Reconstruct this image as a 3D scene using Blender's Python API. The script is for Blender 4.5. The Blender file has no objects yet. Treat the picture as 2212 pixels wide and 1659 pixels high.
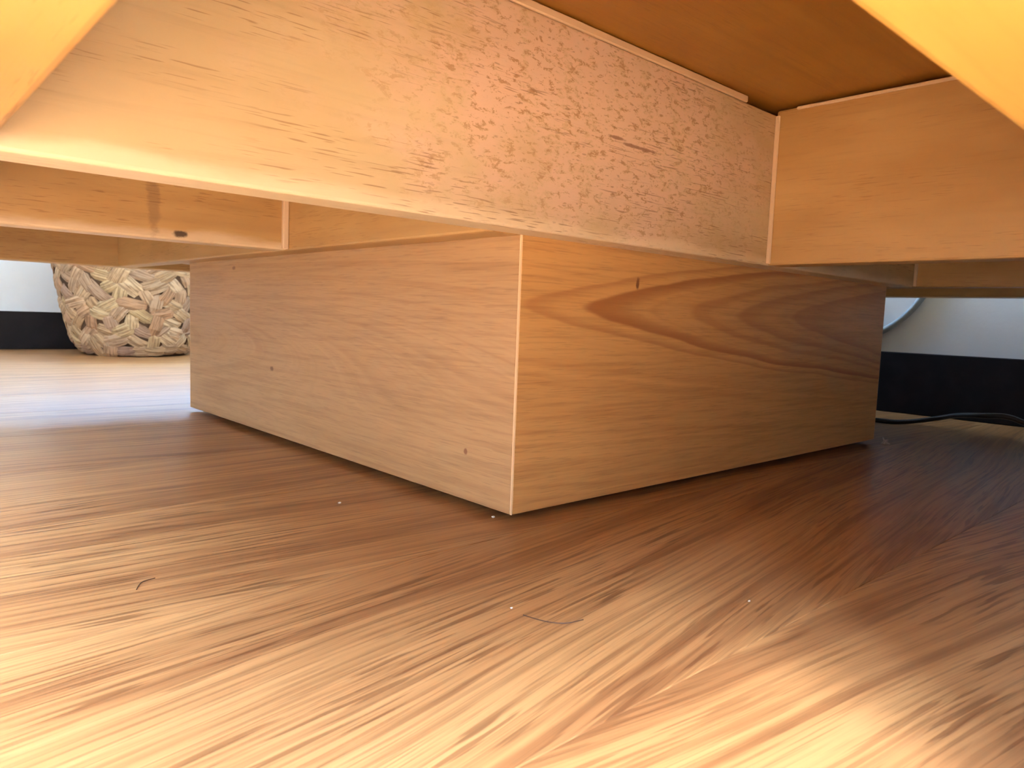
import bpy, bmesh, math, random
from mathutils import Vector, Matrix
random.seed(7)
S = bpy.context.scene
COL = S.collection

# ------------------------------------------------------------------ camera
CAM_H = 0.147
cd = bpy.data.cameras.new('camera'); cam = bpy.data.objects.new('camera', cd); COL.objects.link(cam)
R_ = Vector((0.74060298, -0.67088888, 0.0376209)); U_ = Vector((0.03407102, 0.09340977, 0.99504461)); F_ = Vector((0.67107853, 0.73565122, -0.09203742))
M_ = Matrix((R_, U_, -F_)).transposed().to_4x4(); M_.translation = Vector((0, 0, CAM_H))
cam.matrix_world = M_
cd.sensor_fit = 'HORIZONTAL'; cd.sensor_width = 36.0; cd.lens = 36.0 * 1566.1 / 2212.0
cd.clip_start = 0.01
cd.dof.use_dof = True; cd.dof.focus_distance = 0.52; cd.dof.aperture_fstop = 26.0
S.camera = cam

# ------------------------------------------------------------------ world, lights, exposure
S.view_settings.view_transform = 'Standard'; S.view_settings.look = 'None'
S.view_settings.gamma = 1.0; S.view_settings.use_curve_mapping = False
S.view_settings.exposure = 2.55
S.cycles.max_bounces = 12; S.cycles.diffuse_bounces = 8; S.cycles.glossy_bounces = 4
S.cycles.use_denoising = True
S.cycles.sample_clamp_indirect = 12.0
W = bpy.data.worlds.new('daylight'); S.world = W; W.use_nodes = True
bg = W.node_tree.nodes['Background']; bg.inputs['Strength'].default_value = 4.2
sky = W.node_tree.nodes.new('ShaderNodeTexSky'); sky.sky_type = 'NISHITA'; sky.sun_disc = False      # the sun itself is the lamp below
sky.sun_elevation = math.radians(61.9); sky.sun_rotation = math.pi
wb = W.node_tree.nodes.new('ShaderNodeMix'); wb.data_type = 'RGBA'; wb.blend_type = 'MULTIPLY'; wb.inputs['Factor'].default_value = 1.0
wb.inputs[7].default_value = (0.98, 1.0, 0.92, 1)                                                     # the camera's white balance
W.node_tree.links.new(sky.outputs[0], wb.inputs[6]); W.node_tree.links.new(wb.outputs[2], bg.inputs['Color'])

XW, YW, X0, Y0, CEIL = 1.41, 2.52, -0.9, -1.15, 2.55      # room shell, inner faces
BACK_Y = (-0.72, 0.0); BACK_Z = (0.90, 2.1)                # window in the wall behind, on the left
NEAR_X = (-0.85, 0.02); NEAR_Z = (0.95, 2.40)              # window in the wall behind, on the right
WIN_X = (0.25, 1.30); WIN_Z = (0.80, 2.2)                 # window in the far left wall

SUN_DIR = Vector((0.0, 1.0, -1.875)).normalized()          # sun through the window behind the camera
sl = bpy.data.lights.new('sun', 'SUN'); sl.energy = 52.0; sl.angle = 0.01; sl.color = (0.88, 1.0, 1.08)
so = bpy.data.objects.new('sun', sl); so.rotation_euler = SUN_DIR.to_track_quat('-Z', 'Y').to_euler(); so.location = (-0.6, -5, 8); COL.objects.link(so)

SHADE_PIER_X, SHADE_PIER_Y = 0.24, -0.03  # corner of the pier added out of view to cast shade

def portal(name, loc, rot, sx, sy):
    l = bpy.data.lights.new(name, 'AREA'); l.shape = 'RECTANGLE'; l.size = sx; l.size_y = sy
    l.cycles.is_portal = True
    o = bpy.data.objects.new(name, l); o.location = loc; o.rotation_euler = rot; COL.objects.link(o)
portal('window_behind_daylight', (X0 - 0.10, sum(BACK_Y) / 2, sum(BACK_Z) / 2), (0, -math.pi / 2, 0), BACK_Z[1] - BACK_Z[0], BACK_Y[1] - BACK_Y[0])
portal('near_window_daylight', (sum(NEAR_X) / 2, Y0 - 0.10, sum(NEAR_Z) / 2), (math.pi / 2, 0, 0), NEAR_X[1] - NEAR_X[0], NEAR_Z[1] - NEAR_Z[0])
portal('window_daylight', (sum(WIN_X) / 2, YW + 0.10, sum(WIN_Z) / 2), (-math.pi / 2, 0, 0), WIN_X[1] - WIN_X[0], WIN_Z[1] - WIN_Z[0])

# ------------------------------------------------------------------ node helper
class NT:
    def __init__(s, name):
        s.m = bpy.data.materials.new(name); s.m.use_nodes = True
        s.t = s.m.node_tree; s.b = s.t.nodes['Principled BSDF']; s.out = s.t.nodes['Material Output']
    def n(s, kind, **kw):
        x = s.t.nodes.new(kind)
        for k, v in kw.items(): setattr(x, k, v)
        return x
    def put(s, sock, v):
        if isinstance(v, bpy.types.NodeSocket): s.t.links.new(v, sock)
        elif isinstance(v, (tuple, list)) and len(v) == 3 and sock.type == 'RGBA': sock.default_value = (*v, 1)
        else: sock.default_value = v
    def math(s, op, a, b=0.0, c=0.0):
        x = s.n('ShaderNodeMath', operation=op)
        for i, v in enumerate((a, b, c)): s.put(x.inputs[i], v)
        return x.outputs[0]
    def mix(s, f, a, b, blend='MIX'):
        x = s.n('ShaderNodeMix', data_type='RGBA', blend_type=blend)
        s.put(x.inputs['Factor'], f); s.put(x.inputs[6], a); s.put(x.inputs[7], b)
        return x.outputs[2]
    def noise(s, vec, scale=1.0, detail=3.0, rough=0.55, dist=0.0, w=None):
        x = s.n('ShaderNodeTexNoise', noise_dimensions='3D' if w is None else '1D')
        if w is None: s.put(x.inputs['Vector'], vec)
        else: s.put(x.inputs['W'], w)
        x.inputs['Scale'].default_value = scale; x.inputs['Detail'].default_value = detail
        x.inputs['Roughness'].default_value = rough; x.inputs['Distortion'].default_value = dist
        return x.outputs['Fac']
    def map(s, vec, scale=(1, 1, 1), loc=(0, 0, 0), rot=(0, 0, 0)):
        x = s.n('ShaderNodeMapping'); s.put(x.inputs['Vector'], vec)
        s.put(x.inputs['Scale'], scale); s.put(x.inputs['Location'], loc); s.put(x.inputs['Rotation'], rot)
        return x.outputs[0]
    def ramp(s, f, lo, hi):      # smoothstep 0..1 between lo and hi
        x = s.n('ShaderNodeMapRange', interpolation_type='SMOOTHSTEP')
        s.put(x.inputs[0], f); x.inputs[1].default_value = lo; x.inputs[2].default_value = hi
        return x.outputs[0]
    def sep(s, v):
        x = s.n('ShaderNodeSeparateXYZ'); s.put(x.inputs[0], v); return x.outputs
    def comb(s, x, y, z):
        c = s.n('ShaderNodeCombineXYZ')
        for i, v in enumerate((x, y, z)): s.put(c.inputs[i], v)
        return c.outputs[0]
    def bump(s, h, strength, dist=0.001):
        x = s.n('ShaderNodeBump'); s.put(x.inputs['Height'], h); x.inputs['Strength'].default_value = strength; x.inputs['Distance'].default_value = dist
        s.t.links.new(x.outputs[0], s.b.inputs['Normal'])
    def finish(s, col, rough, spec=0.5):
        s.put(s.b.inputs['Base Color'], col); s.put(s.b.inputs['Roughness'], rough); s.b.inputs['Specular IOR Level'].default_value = spec
        return s.m

TX, TY = 0.66, 0.68     # table origin on the floor; part meshes are local to it

def flat(name, col, rough=0.5, spec=0.5):
    t = NT(name); return t.finish(col, rough, spec)

def grain_coords(t, axis):
    """object coordinates turned so that x runs along the grain"""
    tc = t.n('ShaderNodeTexCoord').outputs['Object']
    x, y, z = t.sep(tc)[0:3]
    return {'x': t.comb(x, y, z), 'y': t.comb(y, x, z), 'z': t.comb(z, x, y)}[axis]

def rubberwood(name, axis, light, dark, tick=0.55, scuff=None, seed=0.0, marks=(), rough=0.42, edge_glow=None):
    """lacquered solid wood: soft clouds, short dark pore dashes, optional scuffed film and painted glow on the lower edge"""
    t = NT(name); g = grain_coords(t, axis)
    g0 = t.map(g, loc=(seed, seed * 0.37, seed * 0.61))
    cloud = t.noise(t.map(g0, (5, 16, 16)), 1.0, 3)
    fib = t.noise(t.map(g0, (14, 260, 260)), 1.0, 3)
    bands = t.noise(t.map(g0, (1.4, 38, 38)), 1.0, 2, dist=0.4)
    col = t.mix(t.ramp(cloud, 0.3, 0.7), dark, light)
    col = t.mix(t.math('MULTIPLY', t.ramp(bands, 0.48, 0.72), 0.30), col, tuple(c * 0.72 for c in dark))
    col = t.mix(t.math('MULTIPLY', t.ramp(fib, 0.5, 0.75), 0.16), col, tuple(c * 0.55 for c in dark))
    pore = t.noise(t.map(g0, (48, 950, 950)), 1.0, 1)
    gate = t.noise(t.map(g0, (6, 30, 30)), 1.0, 2)
    pm = t.math('MULTIPLY', t.ramp(pore, 0.60, 0.68), t.ramp(gate, 0.44, 0.56))
    r = rough
    if scuff:
        (cx, cz, lx, lz, colr) = scuff
        x, y, z = t.sep(g)[0:3]
        dx = t.math('DIVIDE', t.math('SUBTRACT', x, cx), lx); dz = t.math('DIVIDE', t.math('SUBTRACT', z, cz), lz)
        dd = t.math('SQRT', t.math('ADD', t.math('MULTIPLY', dx, dx), t.math('MULTIPLY', dz, dz)))
        wob = t.noise(t.map(g, (20, 30, 30)), 1.0, 4)
        area = t.ramp(t.math('ADD', dd, t.math('MULTIPLY', t.math('SUBTRACT', wob, 0.5), 1.3)), 1.15, 0.35)
        blot = t.noise(t.map(g, (120, 200, 250)), 1.0, 6, 0.74, 0.4)
        drip = t.noise(t.map(g, (60, 60, 9)), 1.0, 3, 0.6, 0.5)
        film = t.math('MULTIPLY', area, t.ramp(t.math('ADD', t.math('MULTIPLY', blot, 0.75), t.math('MULTIPLY', drip, 0.25)), 0.42, 0.50))
        film = t.math('MAXIMUM', film, t.math('MULTIPLY', area, 0.45))
        col = t.mix(t.math('MULTIPLY', film, 0.85), col, colr)
        bare = t.math('MULTIPLY', area, t.ramp(blot, 0.455, 0.395))
        col = t.mix(t.math('MULTIPLY', bare, 0.6), col, (0.36, 0.165, 0.06))
        chip = t.noise(t.map(g, (110, 420, 420), loc=(3, 1, 2)), 1.0, 2)
        pm = t.math('MAXIMUM', pm, t.math('MULTIPLY', t.math('MULTIPLY', area, t.ramp(chip, 0.64, 0.70)), 0.8))
        r = t.math('ADD', rough, t.math('MULTIPLY', film, 0.12))
    if edge_glow is not None:      # bright glow on the lower edge, painted in as a paler band
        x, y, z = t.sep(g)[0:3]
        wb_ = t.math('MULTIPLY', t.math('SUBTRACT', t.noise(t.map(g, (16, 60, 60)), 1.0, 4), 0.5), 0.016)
        col = t.mix(t.math('MULTIPLY', t.ramp(t.math('ADD', z, wb_), edge_glow + 0.011, edge_glow + 0.003), 0.6), col, (0.86, 0.74, 0.54))
    col = t.mix(t.math('MULTIPLY', pm, tick), col, (dark[0] * 0.44, dark[1] * 0.32, dark[2] * 0.28))
    col = spots(t, g, col, marks)
    t.bump(t.math('SUBTRACT', fib, t.math('MULTIPLY', pm, 1.2)), 0.12, 0.0006)
    return t.finish(col, r)

def spots(t, g, col, marks):
    """little dark knots and stains: (along, up, half length, half height, colour, strength)"""
    if not marks: return col
    x, y, z = t.sep(g)[0:3]
    wob = t.math('MULTIPLY', t.math('SUBTRACT', t.noise(t.map(g, (180, 180, 180)), 1.0, 3), 0.5), 1.1)
    for (mx, mz, lx, lz, c, k) in marks:
        dx = t.math('DIVIDE', t.math('SUBTRACT', x, mx), lx); dz = t.math('DIVIDE', t.math('SUBTRACT', z, mz), lz)
        d = t.math('ADD', t.math('SQRT', t.math('ADD', t.math('MULTIPLY', dx, dx), t.math('MULTIPLY', dz, dz))), wob)
        col = t.mix(t.math('MULTIPLY', t.ramp(d, 1.0, 0.45), k), col, c)
    return col

def laminate(name, axis, light, dark, zc, a, s0, freq, marks=(), band=0.6, arches=None, seed=0.0, warp=1.0, fan=None, sharp=None):
    """printed beech laminate with one cathedral figure: rings are levels of s - (z-zc)^2/a"""
    t = NT(name); g = grain_coords(t, axis)
    x, y, z = t.sep(g)[0:3]
    wz = t.math('MULTIPLY', t.math('SUBTRACT', t.noise(t.map(g, (5, 5, 14)), 1.0, 2), 0.5), 0.014 * warp)
    wx = t.math('MULTIPLY', t.math('SUBTRACT', t.noise(t.map(g, (14, 14, 60), loc=(2, 3, 4)), 1.0, 3), 0.5), 0.03 * warp)
    dz = t.math('SUBTRACT', t.math('ADD', z, wz), zc)
    q = t.math('SUBTRACT', t.math('SUBTRACT', t.math('ADD', x, wx), s0), t.math('DIVIDE', t.math('MULTIPLY', dz, dz), a))
    if sharp:     # pointed arches
        q = t.math('SUBTRACT', t.math('SUBTRACT', t.math('ADD', x, wx), s0), t.math('DIVIDE', t.math('POWER', t.math('ABSOLUTE', dz), 1.5), sharp))
    if fan:       # lines that run level at top and bottom and dip towards the corner between
        k, fz, fw, fs = fan
        b = t.math('DIVIDE', t.math('SUBTRACT', z, fz), fw)
        b = t.math('POWER', 2.718, t.math('MULTIPLY', t.math('MULTIPLY', b, b), -1.0))
        q = t.math('SUBTRACT', t.math('ADD', z, t.math('MULTIPLY', wz, 0.8)), t.math('MULTIPLY', t.math('MULTIPLY', t.math('SUBTRACT', x, fs), k), b))
    rings = t.noise(None, freq, 2.0, 0.5, w=t.math('ADD', q, seed))
    fine = t.noise(None, freq * 4.2, 1.0, 0.5, w=t.math('ADD', q, seed + 5))
    fib = t.noise(t.map(g, (11, 11, 300)), 1.0, 3, 0.6)
    pore = t.noise(t.map(g, (40, 40, 1100), loc=(1, 2, 3)), 1.0, 1)
    soft = t.noise(t.map(g, (3, 3, 14)), 1.0, 2)
    broke = t.ramp(t.noise(t.map(g, (6, 6, 30), loc=(4, 4, 1)), 1.0, 2), 0.3, 0.65)
    col = t.mix(t.ramp(soft, 0.3, 0.7), tuple(0.75 * l + 0.25 * d for l, d in zip(light, dark)), light)
    col = t.mix(t.math('MULTIPLY', t.math('MULTIPLY', t.ramp(rings, 0.47, 0.68), band), broke), col, dark)
    col = t.mix(t.math('MULTIPLY', t.ramp(fine, 0.45, 0.7), band * 0.25), col, dark)
    pale = t.math('MULTIPLY', t.ramp(t.noise(None, freq * 1.7, 1.0, 0.5, w=t.math('ADD', q, seed + 9)), 0.60, 0.72), band * 0.35)
    col = t.mix(pale, col, tuple(min(1, c * 1.22) for c in light))
    col = t.mix(t.math('MULTIPLY', t.ramp(fib, 0.43, 0.68), 0.34), col, tuple(c * 0.75 for c in dark))
    col = t.mix(t.math('MULTIPLY', t.ramp(pore, 0.60, 0.70), 0.24), col, tuple(c * 0.5 for c in dark))
    for (q0, rise, fall, c, k) in (arches or ()):      # growth rings that stand out: sharp outer edge, fading inward
        col = t.mix(t.math('MULTIPLY', t.math('MULTIPLY', t.ramp(q, q0 - rise, q0), t.ramp(q, q0 + fall, q0)), k), col, c)
    col = spots(t, g, col, marks)
    t.bump(fib, 0.05, 0.0004)
    return t.finish(col, 0.45)

def floor_wood(name):
    t = NT(name)
    tc = t.n('ShaderNodeTexCoord').outputs['Object']
    rnd = t.n('ShaderNodeObjectInfo').outputs['Random']
    ang = t.math('MULTIPLY', t.math('SUBTRACT', rnd, 0.5), 0.30)
    g = t.map(tc, rot=t.comb(0.0, 0.0, ang))
    g = t.n('ShaderNodeVectorMath', operation='ADD')
    m = t.map(tc, rot=t.comb(0.0, 0.0, ang))
    t.put(g.inputs[0], m); t.put(g.inputs[1], t.comb(t.math('MULTIPLY', rnd, 37.0), t.math('MULTIPLY', rnd, 11.0), 0.0))
    g = g.outputs[0]
    x, y, z = t.sep(g)[0:3]
    warp = t.math('MULTIPLY', t.math('SUBTRACT', t.noise(t.map(g, (1.6, 5, 1)), 1.0, 2), 0.5), 0.045)
    yy = t.math('ADD', y, warp)
    gw = t.comb(x, yy, 0.0)
    cath = t.noise(t.map(gw, (0.7, 19, 1)), 1.0, 2.0, 0.5, 0.25)
    lines = t.noise(t.map(gw, (2.6, 170, 1), loc=(1, 9, 0)), 1.0, 4, 0.6)
    fine = t.noise(t.map(gw, (7, 400, 1)), 1.0, 3, 0.7)
    pore = t.noise(t.map(gw, (15, 330, 1), loc=(3, 5, 0)), 1.0, 1.5)
    gate = t.noise(t.map(gw, (2.5, 20, 1), loc=(7, 5, 0)), 1.0, 2)
    light, mid, dark = (0.50, 0.268, 0.105), (0.44, 0.220, 0.084), (0.125, 0.045, 0.016)
    col = t.mix(t.ramp(cath, 0.36, 0.58), light, mid)
    edge = t.math('MULTIPLY', t.ramp(cath, 0.535, 0.56), t.ramp(cath, 0.63, 0.56))
    col = t.mix(t.math('MULTIPLY', edge, 0.5), col, (0.22, 0.085, 0.032))
    col = t.mix(t.math('MULTIPLY', t.ramp(lines, 0.46, 0.66), 0.36), col, dark)
    col = t.mix(t.math('MULTIPLY', t.ramp(lines, 0.46, 0.30), 0.30), col, (0.59, 0.335, 0.142))
    col = t.mix(t.math('MULTIPLY', t.ramp(fine, 0.48, 0.62), 0.42), col, dark)
    pm = t.math('MULTIPLY', t.ramp(pore, 0.54, 0.62), t.ramp(gate, 0.34, 0.56))
    col = t.mix(t.math('MULTIPLY', pm, 0.62), col, dark)
    t.bump(t.math('SUBTRACT', t.math('MULTIPLY', fine, 0.4), pm), 0.10, 0.0005)
    rr = t.math('ADD', 0.27, t.math('MULTIPLY', lines, 0.12))
    return t.finish(col, rr, 0.5)

# ------------------------------------------------------------------ mesh helpers
def link(name, bm, mat, parent=None, loc=(0, 0, 0), smooth=False):
    me = bpy.data.meshes.new(name); bm.to_mesh(me); bm.free()
    if mat: me.materials.append(mat)
    if smooth:
        for p in me.polygons: p.use_smooth = True
    o = bpy.data.objects.new(name, me); COL.objects.link(o); o.location = loc
    if parent: o.parent = parent
    return o

def box(x0, x1, y0, y1, z0, z1, bev=0.0, seg=2, off=(0, 0, 0)):
    bm = bmesh.new(); bmesh.ops.create_cube(bm, size=1)
    for v in bm.verts:
        v.co = Vector((x0 if v.co.x < 0 else x1, y0 if v.co.y < 0 else y1, z0 if v.co.z < 0 else z1)) - Vector(off)
    if bev: bmesh.ops.bevel(bm, geom=list(bm.edges), offset=bev, segments=seg, affect='EDGES', profile=0.5)
    return bm

def tag(o, label=None, cat=None, group=None, kind=None):
    if label: o['label'] = label
    if cat: o['category'] = cat
    if group: o['group'] = group
    if kind: o['kind'] = kind
    return o

def empty(name, loc):
    o = bpy.data.objects.new(name, None); COL.objects.link(o); o.location = loc; o.empty_display_size = 0.1; return o

def tube(points, r, res=8):
    """round tube along a smoothed polyline"""
    P = [Vector(p) for p in points]; Q = []
    for i in range(len(P) - 1):
        a, b, c, d = P[max(i - 1, 0)], P[i], P[i + 1], P[min(i + 2, len(P) - 1)]
        for k in range(6):
            u = k / 6
            Q.append(0.5 * ((2 * b) + (c - a) * u + (2 * a - 5 * b + 4 * c - d) * u * u + (3 * b - a - 3 * c + d) * u ** 3))
    Q.append(P[-1])
    bm = bmesh.new(); rings = []
    for i, q in enumerate(Q):
        tg = (Q[min(i + 1, len(Q) - 1)] - Q[max(i - 1, 0)]).normalized()
        up = Vector((0, 0, 1)) if abs(tg.z) < 0.9 else Vector((1, 0, 0))
        s = tg.cross(up).normalized(); w = s.cross(tg)
        rings.append([bm.verts.new(q + r * (math.cos(t) * s + math.sin(t) * w)) for t in [2 * math.pi * j / res for j in range(res)]])
    for a, b in zip(rings, rings[1:]):
        for j in range(res): bm.faces.new((a[j], a[(j + 1) % res], b[(j + 1) % res], b[j]))
    bm.faces.new(rings[0][::-1]); bm.faces.new(rings[-1])
    bmesh.ops.recalc_face_normals(bm, faces=bm.faces)
    return bm

# ------------------------------------------------------------------ room shell
t = NT('wall_paint'); tc = t.n('ShaderNodeTexCoord').outputs['Object']
nz = t.noise(tc, 160, 3); t.bump(nz, 0.15, 0.002)
PAINT = t.finish(t.mix(t.ramp(t.noise(tc, 6, 3), 0.3, 0.7), (0.60, 0.61, 0.62), (0.65, 0.66, 0.67)), 0.7, 0.3)
CEILM = flat('ceiling_paint', (0.62, 0.62, 0.61), 0.8, 0.2)
SKIRT = NT('dark_baseboard'); tc = SKIRT.n('ShaderNodeTexCoord').outputs['Object']
SKIRT = SKIRT.finish(SKIRT.mix(SKIRT.ramp(SKIRT.noise(tc, 25, 4), 0.4, 0.75), (0.006, 0.004, 0.005), (0.012, 0.008, 0.010)), 0.6, 0.2)
FRAME = flat('white_frame', (0.75, 0.75, 0.74), 0.4)
GL = NT('window_glass')
tr = GL.n('ShaderNodeBsdfTransparent'); gs = GL.n('ShaderNodeBsdfGlossy'); gs.inputs['Roughness'].default_value = 0.02
mx = GL.n('ShaderNodeMixShader'); mx.inputs[0].default_value = 0.06
GL.t.links.new(tr.outputs[0], mx.inputs[1]); GL.t.links.new(gs.outputs[0], mx.inputs[2]); GL.t.links.new(mx.outputs[0], GL.out.inputs[0]); GLASS = GL.m

def wall(name, bms, mat=None):
    bm = bmesh.new()
    for b in bms:
        me = bpy.data.meshes.new('tmp'); b.to_mesh(me); b.free(); bm.from_mesh(me); bpy.data.meshes.remove(me)
    return tag(link(name, bm, mat or PAINT), kind='structure')
T = 0.16
tag(link('floor', box(X0 - T, XW + T, Y0 - T, YW + T, -0.12, -0.009), flat('floor_underlay', (0.05, 0.03, 0.02), 0.8)), kind='structure')
FLOOR = bpy.data.objects['floor']
wall('wall_right', [box(XW, XW + T, Y0, YW + T, -0.12, CEIL)])
wall('wall_far', [box(X0 - T, WIN_X[0], YW, YW + T, -0.12, CEIL), box(WIN_X[1], XW, YW, YW + T, -0.12, CEIL),
                  box(WIN_X[0], WIN_X[1], YW, YW + T, -0.12, WIN_Z[0]), box(WIN_X[0], WIN_X[1], YW, YW + T, WIN_Z[1], CEIL)])
wall('wall_left', [box(X0 - T, X0, Y0, BACK_Y[0], -0.12, CEIL), box(X0 - T, X0, BACK_Y[1], YW, -0.12, CEIL),
                   box(X0 - T, X0, BACK_Y[0], BACK_Y[1], BACK_Z[1], CEIL), box(X0 - T, X0, BACK_Y[0], BACK_Y[1], -0.12, BACK_Z[0])])
wall('wall_near', [box(X0 - T, NEAR_X[0], Y0 - T, Y0, -0.12, CEIL), box(NEAR_X[1], SHADE_PIER_X, Y0 - T, Y0, -0.12, CEIL),
                   box(NEAR_X[0], NEAR_X[1], Y0 - T, Y0, -0.12, NEAR_Z[0]), box(NEAR_X[0], NEAR_X[1], Y0 - T, Y0, NEAR_Z[1], CEIL), box(SHADE_PIER_X, XW, Y0 - T, SHADE_PIER_Y, -0.12, CEIL)])   # with an unseen pier, added to shade the table's right side
tag(link('pier_baseboard', box(SHADE_PIER_X, XW - 0.013, SHADE_PIER_Y + 0.0002, SHADE_PIER_Y + 0.012, 0.0004, 0.1096, 0.0015), SKIRT), kind='structure')  # baseboard on the added pier
wall('wall_sky_blocker', [box(-30.0, 30.0, -24.3, -24.0, -6.0, 16.4)], flat('sky_blocker', (0.22, 0.19, 0.16), 0.9, 0.1))      # unseen wall added beyond window_3 to cut off the low sky
tag(link('ceiling', box(X0 - T, XW + T, Y0 - T, YW + T, CEIL, CEIL + 0.1), CEILM), kind='structure')
BH = 0.1096
tag(link('baseboard_right', box(XW - 0.012, XW - 0.0002, SHADE_PIER_Y + 0.0125, YW - 0.0002, 0.0004, BH, 0.0015), SKIRT), kind='structure')
tag(link('baseboard_far', box(X0, XW - 0.013, YW - 0.012, YW - 0.0002, 0.0004, BH, 0.0015), SKIRT), kind='structure')

def glazing(name, axis, lo, hi, z0, z1, at, n):
    """frame with n panes, in a wall opening; axis is the horizontal run"""
    def bx(a0, a1, d0, d1, c0, c1, bev=0.003):
        return box(a0, a1, at + d0, at + d1, c0, c1, bev, 1) if axis == 'x' else box(at + d0, at + d1, a0, a1, c0, c1, bev, 1)
    bm = bmesh.new()
    w = 0.05
    spans = [(lo, lo + w, z0, z1), (hi - w, hi, z0, z1)] + [(lo + (hi - lo) * k / n - w / 2, lo + (hi - lo) * k / n + w / 2, z0 + w, z1 - w) for k in range(1, n)]
    bars = [bx(a, b, -0.03, 0.03, c, d) for a, b, c, d in spans] + [bx(lo + w, hi - w, -0.03, 0.03, z0, z0 + w), bx(lo + w, hi - w, -0.03, 0.03, z1 - w, z1)]
    for b in bars:
        me = bpy.data.meshes.new('tmp'); b.to_mesh(me); b.free(); bm.from_mesh(me); bpy.data.meshes.remove(me)
    f = tag(link(name, bm, FRAME), kind='structure')
    for k in range(n):
        a = lo + (hi - lo) * k / n; b = lo + (hi - lo) * (k + 1) / n
        link('pane', bx(a + w * 0.6, b - w * 0.6, -0.003, 0.003, z0 + w * 0.8, z1 - w * 0.8, 0), GLASS, f)
    return f
glazing('window_2', 'y', *BACK_Y, *BACK_Z, X0 - 0.05, 2)
glazing('window_3', 'x', *NEAR_X, *NEAR_Z, Y0 - 0.05, 2)
glazing('window_1', 'x', *WIN_X, *WIN_Z, YW + 0.05, 2)

# laminate floor: every plank its own piece
PLANK = floor_wood('floor_laminate')
PW, PL = 0.19, 1.9
pm_ = None
row = 0; y = 0.162 - PW * 15
while y < YW:
    xo = -0.42 + [0.0, 0.22, 0.09, 0.30, 0.15][row % 5] - PL * 2
    x = xo
    while x < XW:
        x0, x1 = max(x, X0 + 0.001), min(x + PL, XW - 0.001); y0, y1 = max(y, Y0 + 0.001), min(y + PW, YW - 0.001)
        if x1 - x0 > 0.02 and y1 - y0 > 0.02:
            o = link('floor_plank', box(x0 + 0.0001, x1 - 0.0001, y0 + 0.0001, y1 - 0.0001, -0.008, 0.0, 0.0003, 1, ((x0 + x1) / 2, (y0 + y1) / 2, 0)), PLANK, FLOOR, ((x0 + x1) / 2, (y0 + y1) / 2, 0))
        x += PL
    y += PW; row += 1

# ------------------------------------------------------------------ the table
ZB, ZT = 0.203, 0.344                         # undersides of the rails, underside of the top
table = tag(empty('coffee_table', (TX, TY, 0)), 'large low honey-coloured wooden table on a wide box plinth, seen from underneath', 'table')
O = (TX, TY, 0)
H1, H2 = (0.60, 0.40, 0.17), (0.50, 0.305, 0.115)      # honey wood light, dark
FILM = (0.78, 0.585, 0.485)
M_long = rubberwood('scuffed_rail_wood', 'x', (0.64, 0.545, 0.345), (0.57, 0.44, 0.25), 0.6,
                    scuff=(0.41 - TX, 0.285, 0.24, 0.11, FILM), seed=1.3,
                    marks=[(0.4309 - TX, 0.2735, 0.030, 0.0016, (0.20, 0.08, 0.04), 0.7), (0.405 - TX, 0.276, 0.012, 0.0016, (0.20, 0.08, 0.04), 0.7)], edge_glow=0.203)
M_railx = rubberwood('rail_wood', 'x', H1, H2, 0.5, seed=4.0)
M_ribc = rubberwood('knotty_rib_wood', 'x', H1, H2, 0.5, seed=3.1, edge_glow=0.203,
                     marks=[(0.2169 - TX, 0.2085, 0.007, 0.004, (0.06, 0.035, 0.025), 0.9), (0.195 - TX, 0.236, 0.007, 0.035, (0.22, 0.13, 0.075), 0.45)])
M_raily = rubberwood('cross_rail_wood', 'y', H1, H2, 0.25, seed=7.7)
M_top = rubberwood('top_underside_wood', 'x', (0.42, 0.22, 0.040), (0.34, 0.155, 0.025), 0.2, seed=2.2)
M_outer = rubberwood('outer_frame_wood', 'x', (0.66, 0.42, 0.12), (0.58, 0.34, 0.085), 0.3, seed=9.1)
M_outery = rubberwood('outer_frame_side_wood', 'y', (0.64, 0.40, 0.13), (0.54, 0.31, 0.09), 0.3, seed=5.1)
PX0, PX1, PY0, PY1, PB = 0.3435, 0.9833, 0.3726, 1.038, 0.006
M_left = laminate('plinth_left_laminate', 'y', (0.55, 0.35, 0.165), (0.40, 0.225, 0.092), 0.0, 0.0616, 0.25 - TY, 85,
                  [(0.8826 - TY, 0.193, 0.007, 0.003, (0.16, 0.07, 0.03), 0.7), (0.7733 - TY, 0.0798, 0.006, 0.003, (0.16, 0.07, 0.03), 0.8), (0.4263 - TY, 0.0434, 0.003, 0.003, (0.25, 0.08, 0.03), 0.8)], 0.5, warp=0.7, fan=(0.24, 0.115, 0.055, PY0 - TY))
RED = (0.36, 0.140, 0.045)
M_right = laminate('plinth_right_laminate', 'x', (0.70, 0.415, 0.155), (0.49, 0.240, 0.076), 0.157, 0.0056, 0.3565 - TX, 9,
                   [(0.474 - TX, 0.1775, 0.003, 0.006, (0.16, 0.05, 0.02), 0.85)], 0.4,
                   [(0.0, 0.012, 0.035, RED, 0.45), (0.066, 0.014, 0.07, RED, 0.8), (0.20, 0.015, 0.05, RED, 0.4), (0.28, 0.02, 0.06, RED, 0.45), (0.39, 0.02, 0.08, RED, 0.45)], seed=0.4, warp=0.9, sharp=0.034)
M_edge = flat('pale_edging', (0.74, 0.54, 0.32), 0.5, 0.3)
M_lath = flat('pale_bare_edge', (0.74, 0.57, 0.39), 0.6, 0.3)

def part(name, mat, x0, x1, y0, y1, z0, z1, bev=0.0012, seg=2):
    return link(name, box(x0, x1, y0, y1, z0, z1, bev, seg, O), mat, table)

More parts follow.
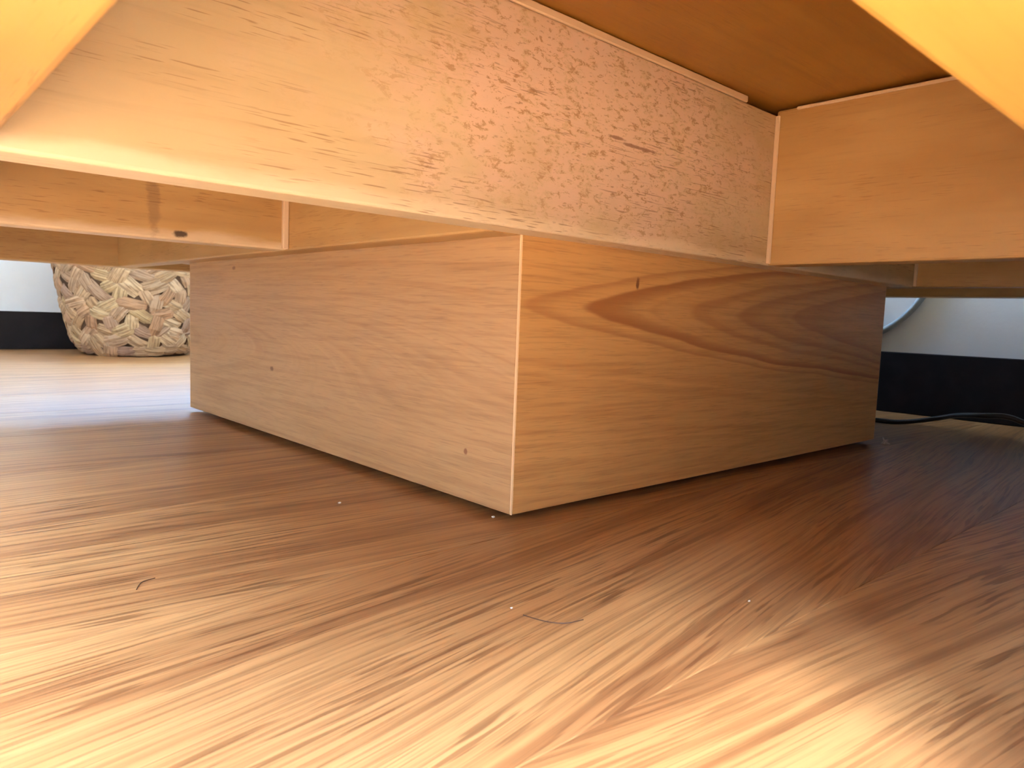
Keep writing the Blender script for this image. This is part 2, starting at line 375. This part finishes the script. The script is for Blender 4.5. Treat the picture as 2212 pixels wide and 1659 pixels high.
# plinth: four mitred panels and pale corner edging, on little glides
PT = 0.340
th = 0.018
def mitred(name, mat, pts):
    """a panel with 45 degree ends: pts = outer a, outer b, inner b, inner a (x, y)"""
    bm = bmesh.new()
    lo = [bm.verts.new((px - TX, py - TY, PB)) for px, py in pts]; hi = [bm.verts.new((px - TX, py - TY, PT)) for px, py in pts]
    bm.faces.new(lo[::-1]); bm.faces.new(hi)
    for i in range(4): bm.faces.new((lo[i], lo[(i + 1) % 4], hi[(i + 1) % 4], hi[i]))
    bmesh.ops.recalc_face_normals(bm, faces=bm.faces)
    bmesh.ops.bevel(bm, geom=list(bm.edges), offset=0.0006, segments=1, affect='EDGES')
    return link(name, bm, mat, table)
c = 0.0013
mitred('plinth_panel', M_right, [(PX0 + c, PY0), (PX1 - c, PY0), (PX1 - th, PY0 + th), (PX0 + th, PY0 + th)])
mitred('plinth_panel', M_left, [(PX0, PY0 + c), (PX0, PY1 - c), (PX0 + th, PY1 - th), (PX0 + th, PY0 + th)])
mitred('plinth_panel', M_right, [(PX0 + c, PY1), (PX1 - c, PY1), (PX1 - th, PY1 - th), (PX0 + th, PY1 - th)])
mitred('plinth_panel', M_left, [(PX1, PY0 + c), (PX1, PY1 - c), (PX1 - th, PY1 - th), (PX1 - th, PY0 + th)])
for px, py, sx, sy in ((PX0, PY0, 1, 1), (PX1, PY0, -1, 1), (PX0, PY1, 1, -1), (PX1, PY1, -1, -1)):
    bm = bmesh.new()
    pts = [(px + sx * c, py), (px + sx * 0.0004, py + sy * 0.0004), (px, py + sy * c), (px + sx * 0.006, py + sy * 0.006)]
    lo = [bm.verts.new((a - TX, b - TY, PB)) for a, b in pts]; hi = [bm.verts.new((a - TX, b - TY, PT)) for a, b in pts]
    bm.faces.new(lo); bm.faces.new(hi)
    for i in range(4): bm.faces.new((lo[i], lo[(i + 1) % 4], hi[(i + 1) % 4], hi[i]))
    bmesh.ops.recalc_face_normals(bm, faces=bm.faces)
    o = link('corner_edging', bm, M_edge, table); o['label'] = 'thin pale corner edging'
    bm = bmesh.new(); bmesh.ops.create_cone(bm, cap_ends=True, segments=16, radius1=0.012, radius2=0.010, depth=PB)
    link('glide', bm, flat('glide_plastic', (0.08, 0.06, 0.05), 0.5) if 'glide_plastic' not in bpy.data.materials else bpy.data.materials['glide_plastic'],
         table, (px + sx * 0.05 - TX, py + sy * 0.05 - TY, PB / 2))

RT = 0.026
LX, RY, EX, EY = 0.0402, 0.0601, 1.2517, 1.285     # inner faces of the outer frame
OW = 0.045
AY, DX, HX, KY = 0.3441, 0.3158, 0.9912, 1.042
# outer frame
part('apron', M_outery, LX - OW, LX, RY - OW, EY + OW, ZB, ZT, 0.003, 3)
part('apron', M_outer, LX + 0.0003, EX - 0.0003, RY - OW, RY, ZB, ZT, 0.003, 3)
part('apron', M_railx, LX + 0.0003, EX - 0.0003, EY, EY + OW, ZB, ZT, 0.002)
part('apron', M_raily, EX, EX + OW, RY - OW, EY + OW, ZB, ZT, 0.002)
# the pinwheel of rails that grips the plinth, and a short rib in each bay
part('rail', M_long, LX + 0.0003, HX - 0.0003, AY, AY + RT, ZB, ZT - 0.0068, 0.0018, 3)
part('rail', M_raily, DX, DX + RT, AY + RT + 0.0003, EY - 0.0003, ZB, ZT - 0.002, 0.002)
part('rail', M_raily, HX, HX + RT, RY + 0.0003, KY - 0.0003, ZB, ZT - 0.003, 0.002)
part('rail', M_railx, DX + RT + 0.0003, EX - 0.0003, KY, KY + RT, ZB, ZT - 0.002, 0.002)
BX, CY = 0.6247, 0.6783
part('rib', M_raily, BX, BX + RT, RY + 0.0003, AY - 0.0003, ZB, ZT - 0.003, 0.002)
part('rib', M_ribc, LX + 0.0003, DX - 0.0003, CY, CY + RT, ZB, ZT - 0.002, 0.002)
part('rib', M_railx, HX + RT + 0.0003, EX - 0.0003, CY, CY + RT, ZB, ZT - 0.002, 0.002)
part('rib', M_raily, BX, BX + RT, KY + RT + 0.0003, EY - 0.0003, ZB, ZT - 0.002, 0.002)
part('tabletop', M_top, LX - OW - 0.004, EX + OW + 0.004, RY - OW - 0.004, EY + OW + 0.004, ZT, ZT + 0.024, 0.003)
# pale bare strips at the joints
def lath(x0, x1, y0, y1, z0, z1):
    o = part('joint_strip', M_lath, x0, x1, y0, y1, z0, z1, 0.0008, 1); o['label'] = 'pale bare wood strip at the joint'
lath(BX - 0.0022, BX - 0.0001, AY - 0.0045, AY - 0.0002, ZB + 0.001, ZT - 0.008)
lath(DX - 0.0060, DX - 0.0002, CY - 0.0050, CY - 0.0001, ZB + 0.001, ZT - 0.008)
lath(HX - 0.0030, HX - 0.0001, AY - 0.0040, AY - 0.0002, ZB + 0.001, ZT - 0.008)
lath(LX + 0.03, BX - 0.05, AY - 0.0006, AY + 0.006, ZT - 0.0066, ZT - 0.0012)
lath(BX - 0.0028, BX - 0.0001, RY + 0.06, AY - 0.02, ZT - 0.0060, ZT - 0.0032)

# ------------------------------------------------------------------ woven basket in the corner
BC = (0.600, 2.270)
basket = tag(empty('basket', (*BC, 0)), 'round woven straw basket standing on the floor by the far wall', 'basket')
PROF = [(0.003, 0.128), (0.02, 0.142), (0.05, 0.157), (0.09, 0.169), (0.14, 0.179), (0.20, 0.189), (0.27, 0.198), (0.335, 0.204)]
def rad(z):
    for (za, ra), (zb, rb) in zip(PROF, PROF[1:]):
        if z <= zb: return ra + (rb - ra) * max(0, (z - za)) / (zb - za)
    return PROF[-1][1]
bm = bmesh.new(); N = 40; rings = []
prof = PROF + [(0.335, 0.192), (0.20, 0.176), (0.05, 0.145), (0.012, 0.12)]
for z, r in prof:
    rings.append([bm.verts.new((r * math.cos(2 * math.pi * k / N), r * math.sin(2 * math.pi * k / N), z)) for k in range(N)])
for a, b in zip(rings, rings[1:]):
    for k in range(N): bm.faces.new((a[k], a[(k + 1) % N], b[(k + 1) % N], b[k]))
bm.faces.new(rings[0][::-1]); bm.faces.new(rings[-1])
bmesh.ops.recalc_face_normals(bm, faces=bm.faces)
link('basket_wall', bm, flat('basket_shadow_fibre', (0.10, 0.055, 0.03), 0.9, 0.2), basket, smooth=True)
t = NT('dried_leaf'); tc = t.n('ShaderNodeTexCoord').outputs['Object']
rnd = t.n('ShaderNodeObjectInfo').outputs['Random']
cr = t.n('ShaderNodeValToRGB'); cr.color_ramp.interpolation = 'LINEAR'
els = cr.color_ramp.elements
cols = [(0.0, (0.40, 0.245, 0.125)), (0.2, (0.50, 0.335, 0.185)), (0.4, (0.35, 0.22, 0.155)), (0.55, (0.48, 0.335, 0.165)), (0.7, (0.58, 0.41, 0.25)), (0.85, (0.40, 0.215, 0.11)), (1.0, (0.52, 0.355, 0.215))]
els[0].position, els[0].color = cols[0][0], (*cols[0][1], 1); els[1].position, els[1].color = 1.0, (*cols[-1][1], 1)
for p_, c_ in cols[1:-1]: e = els.new(p_); e.color = (*c_, 1)
t.put(cr.inputs[0], rnd)
off = t.comb(t.math('MULTIPLY', rnd, 13.0), t.math('MULTIPLY', rnd, 7.0), 0.0)
va = t.n('ShaderNodeVectorMath', operation='ADD'); t.put(va.inputs[0], tc); t.put(va.inputs[1], off)
st = t.noise(t.map(va.outputs[0], (18, 260, 60)), 1.0, 3)
col = t.mix(t.math('MULTIPLY', t.ramp(st, 0.42, 0.62), 0.6), cr.outputs[0], (0.15, 0.08, 0.04))
t.bump(st, 0.5, 0.002); LEAF = t.finish(col, 0.65, 0.3)

def leaf_mesh(seed, L, Wd):
    """one plaited leaf: arched across, bowed along, both ends tucked in; x along, z out"""
    rg = random.Random(seed); nx, ny = 7, 5; bm = bmesh.new()
    top = []; bot = []
    tw = rg.uniform(-0.25, 0.25); kink = rg.uniform(-0.006, 0.006)
    for i in range(nx):
        u = i / (nx - 1) * 2 - 1
        w = Wd * 0.5 * (1 - 0.35 * abs(u) ** 3) * rg.uniform(0.92, 1.08)
        zc = 0.0105 * (1 - abs(u) ** 2.4) - 0.006
        rt, rb = [], []
        for j in range(ny):
            v = j / (ny - 1) * 2 - 1
            zz = zc - 0.0022 * v * v - (u * L / 2) ** 2 / 0.55 + rg.uniform(-0.0008, 0.0008) + 0.0010 * math.cos(v * 7 + seed)
            yy = v * w + kink * u * u + tw * u * v * 0.002
            rt.append(bm.verts.new((u * L / 2, yy, zz))); rb.append(bm.verts.new((u * L / 2, yy * 0.96, zz - 0.0022)))
        top.append(rt); bot.append(rb)
    for i in range(nx - 1):
        for j in range(ny - 1):
            bm.faces.new((top[i][j], top[i + 1][j], top[i + 1][j + 1], top[i][j + 1]))
            bm.faces.new((bot[i][j], bot[i][j + 1], bot[i + 1][j + 1], bot[i + 1][j]))
        for j, s in ((0, 0), (ny - 1, 1)):
            q = (top[i][j], bot[i][j], bot[i + 1][j], top[i + 1][j]); bm.faces.new(q if s == 0 else q[::-1])
    for i, s in ((0, 1), (nx - 1, 0)):
        for j in range(ny - 1):
            q = (top[i][j], top[i][j + 1], bot[i][j + 1], bot[i][j]); bm.faces.new(q)
    bmesh.ops.recalc_face_normals(bm, faces=bm.faces)
    me = bpy.data.meshes.new('woven_leaf'); bm.to_mesh(me); bm.free(); me.materials.append(LEAF)
    return me
leaves = [leaf_mesh(k, random.uniform(0.070, 0.105), random.uniform(0.030, 0.042)) for k in range(12)]
courses, per = 13, 22
for ci in range(courses):
    z = 0.020 + ci * 0.0245
    for k in range(per):
        a = 2 * math.pi * (k + 0.5 * (ci % 2) + random.uniform(-0.18, 0.18)) / per
        zz = z + random.uniform(-0.004, 0.004)
        r = rad(zz) + random.uniform(-0.001, 0.003)
        slope = math.atan2(rad(zz + 0.02) - rad(zz - 0.015), 0.035)
        base = (0.62 if (ci + k) % 2 else -0.62)
        ang = base + random.uniform(-0.45, 0.45)
        if ci == 0: ang = random.uniform(-0.12, 0.12)
        if random.random() < 0.12: ang = math.pi / 2 + random.uniform(-0.3, 0.3)
        nrm = Vector((math.cos(a) * math.cos(slope), math.sin(a) * math.cos(slope), -math.sin(slope)))
        tan = Vector((-math.sin(a), math.cos(a), 0)); up = nrm.cross(tan)
        ex = tan * math.cos(ang) + up * math.sin(ang); ey = nrm.cross(ex)
        m = Matrix((ex, ey, nrm)).transposed().to_4x4(); m.translation = Vector((math.cos(a) * r, math.sin(a) * r, max(zz, 0.017)))
        o = bpy.data.objects.new('woven_leaf', random.choice(leaves)); COL.objects.link(o); o.parent = basket; o.matrix_local = m
bm = bmesh.new(); rings = []
for k in range(60):
    a = 2 * math.pi * k / 60; rr = 0.010 + 0.0018 * math.sin(a * 22)
    rings.append([bm.verts.new(((0.199 + rr * math.cos(b)) * math.cos(a), (0.199 + rr * math.cos(b)) * math.sin(a), 0.338 + rr * math.sin(b))) for b in [2 * math.pi * j / 8 for j in range(8)]])
for i in range(60):
    A, B = rings[i], rings[(i + 1) % 60]
    for j in range(8): bm.faces.new((A[j], B[j], B[(j + 1) % 8], A[(j + 1) % 8]))
bmesh.ops.recalc_face_normals(bm, faces=bm.faces)
link('rim', bm, LEAF, basket, smooth=True)

# ------------------------------------------------------------------ cables
BLACK = flat('black_rubber', (0.008, 0.007, 0.008), 0.5); WHITE = flat('white_plastic', (0.25, 0.28, 0.295), 0.6, 0.2)
tag(link('power_cable', tube([(1.36, 0.95, 0.0045), (1.30, 0.72, 0.0045), (1.215, 0.55, 0.0045), (1.2092, 0.4587, 0.0045), (1.2303, 0.4251, 0.0045), (1.262, 0.39, 0.012), (1.235, 0.35, 0.024), (1.20, 0.31, 0.031), (1.20, 0.2767, 0.033), (1.20, 0.24, 0.022), (1.20, 0.15, 0.0045), (1.24, 0.03, 0.0045)], 0.0038), BLACK, smooth=True),
    'thin black cable lying along the floor by the dark baseboard on the right', 'cable')
tag(link('wall_cable', tube([(1.4038, 0.36, 0.62), (1.4038, 0.385, 0.45), (1.4038, 0.42, 0.32), (1.4038, 0.4583, 0.2307), (1.4038, 0.4701, 0.2105), (1.4038, 0.4885, 0.1841), (1.4038, 0.5101, 0.1628), (1.4038, 0.533, 0.1477), (1.4038, 0.57, 0.134), (1.4038, 0.64, 0.124), (1.4038, 0.78, 0.12), (1.4038, 1.0, 0.119)], 0.0058), WHITE, smooth=True),
    'white cable curving down the right wall behind the plinth', 'cable')

# ------------------------------------------------------------------ crumbs, hairs, dust on the floor
CRUMB = flat('pale_crumb', (0.85, 0.80, 0.72), 0.7)
def crumb(x, y, s, label, seed):
    rg = random.Random(seed); bm = bmesh.new(); bmesh.ops.create_icosphere(bm, subdivisions=1, radius=s)
    for v in bm.verts: v.co = Vector((v.co.x * 1.25, v.co.y * 0.9, v.co.z * 0.7)) * rg.uniform(0.75, 1.15)
    lo = min(v.co.z for v in bm.verts)
    tag(link('crumb', bm, CRUMB, None, (x, y, -lo)), label, 'crumb', 'pale crumbs on the floor')
crumb(0.271, 0.4877, 0.0012, 'pale crumb on the floor in front of the left face of the plinth', 1)
crumb(0.3425, 0.3905, 0.0013, 'pale crumb tucked under the near corner of the plinth', 2)
crumb(0.3505, 0.1895, 0.0008, 'pale crumb on the open floor before the right face of the plinth', 3)
crumb(0.2422, 0.2595, 0.0008, 'pale crumb beside a dark hair on the floor', 4)
HAIR = flat('dark_hair', (0.10, 0.05, 0.03), 0.5)
tag(link('hair', tube([(0.2411, 0.2497, 0.0004), (0.2443, 0.2383, 0.0004), (0.2506, 0.2303, 0.0004), (0.261, 0.2277, 0.0004)], 0.00025, 5), HAIR), 'dark curved hair on the floor in front of the near plinth corner', 'hair', 'stray hairs on the floor')
tag(link('hair', tube([(0.1035, 0.3936, 0.0004), (0.1085, 0.4027, 0.0004), (0.1157, 0.4051, 0.0004)], 0.00025, 5), HAIR), 'short dark hooked hair on the lit floor at the left', 'hair', 'stray hairs on the floor')
bm = bmesh.new(); rg = random.Random(3)
for k in range(26):
    a = rg.uniform(0, 6.28); r = rg.uniform(0, 0.008); h = rg.uniform(0.001, 0.009) * (1 - r / 0.011)
    p = Vector((r * math.cos(a), r * math.sin(a) * 0.7, 0.0006)); q = Vector((rg.uniform(-0.003, 0.003), rg.uniform(-0.003, 0.003), h + 0.001)); e = Vector((rg.uniform(-0.006, 0.006), rg.uniform(-0.005, 0.005), 0.0006))
    b2 = tube([p, q, e], 0.0005, 4)
    me = bpy.data.meshes.new('tmp'); b2.to_mesh(me); b2.free(); bm.from_mesh(me); bpy.data.meshes.remove(me)
tag(link('dust_tuft', bm, flat('grey_dust', (0.45, 0.38, 0.34), 0.9, 0.1), None, (0.992, 0.362, 0)), 'small grey tuft of dust at the right bottom corner of the plinth', 'dust', kind='stuff')
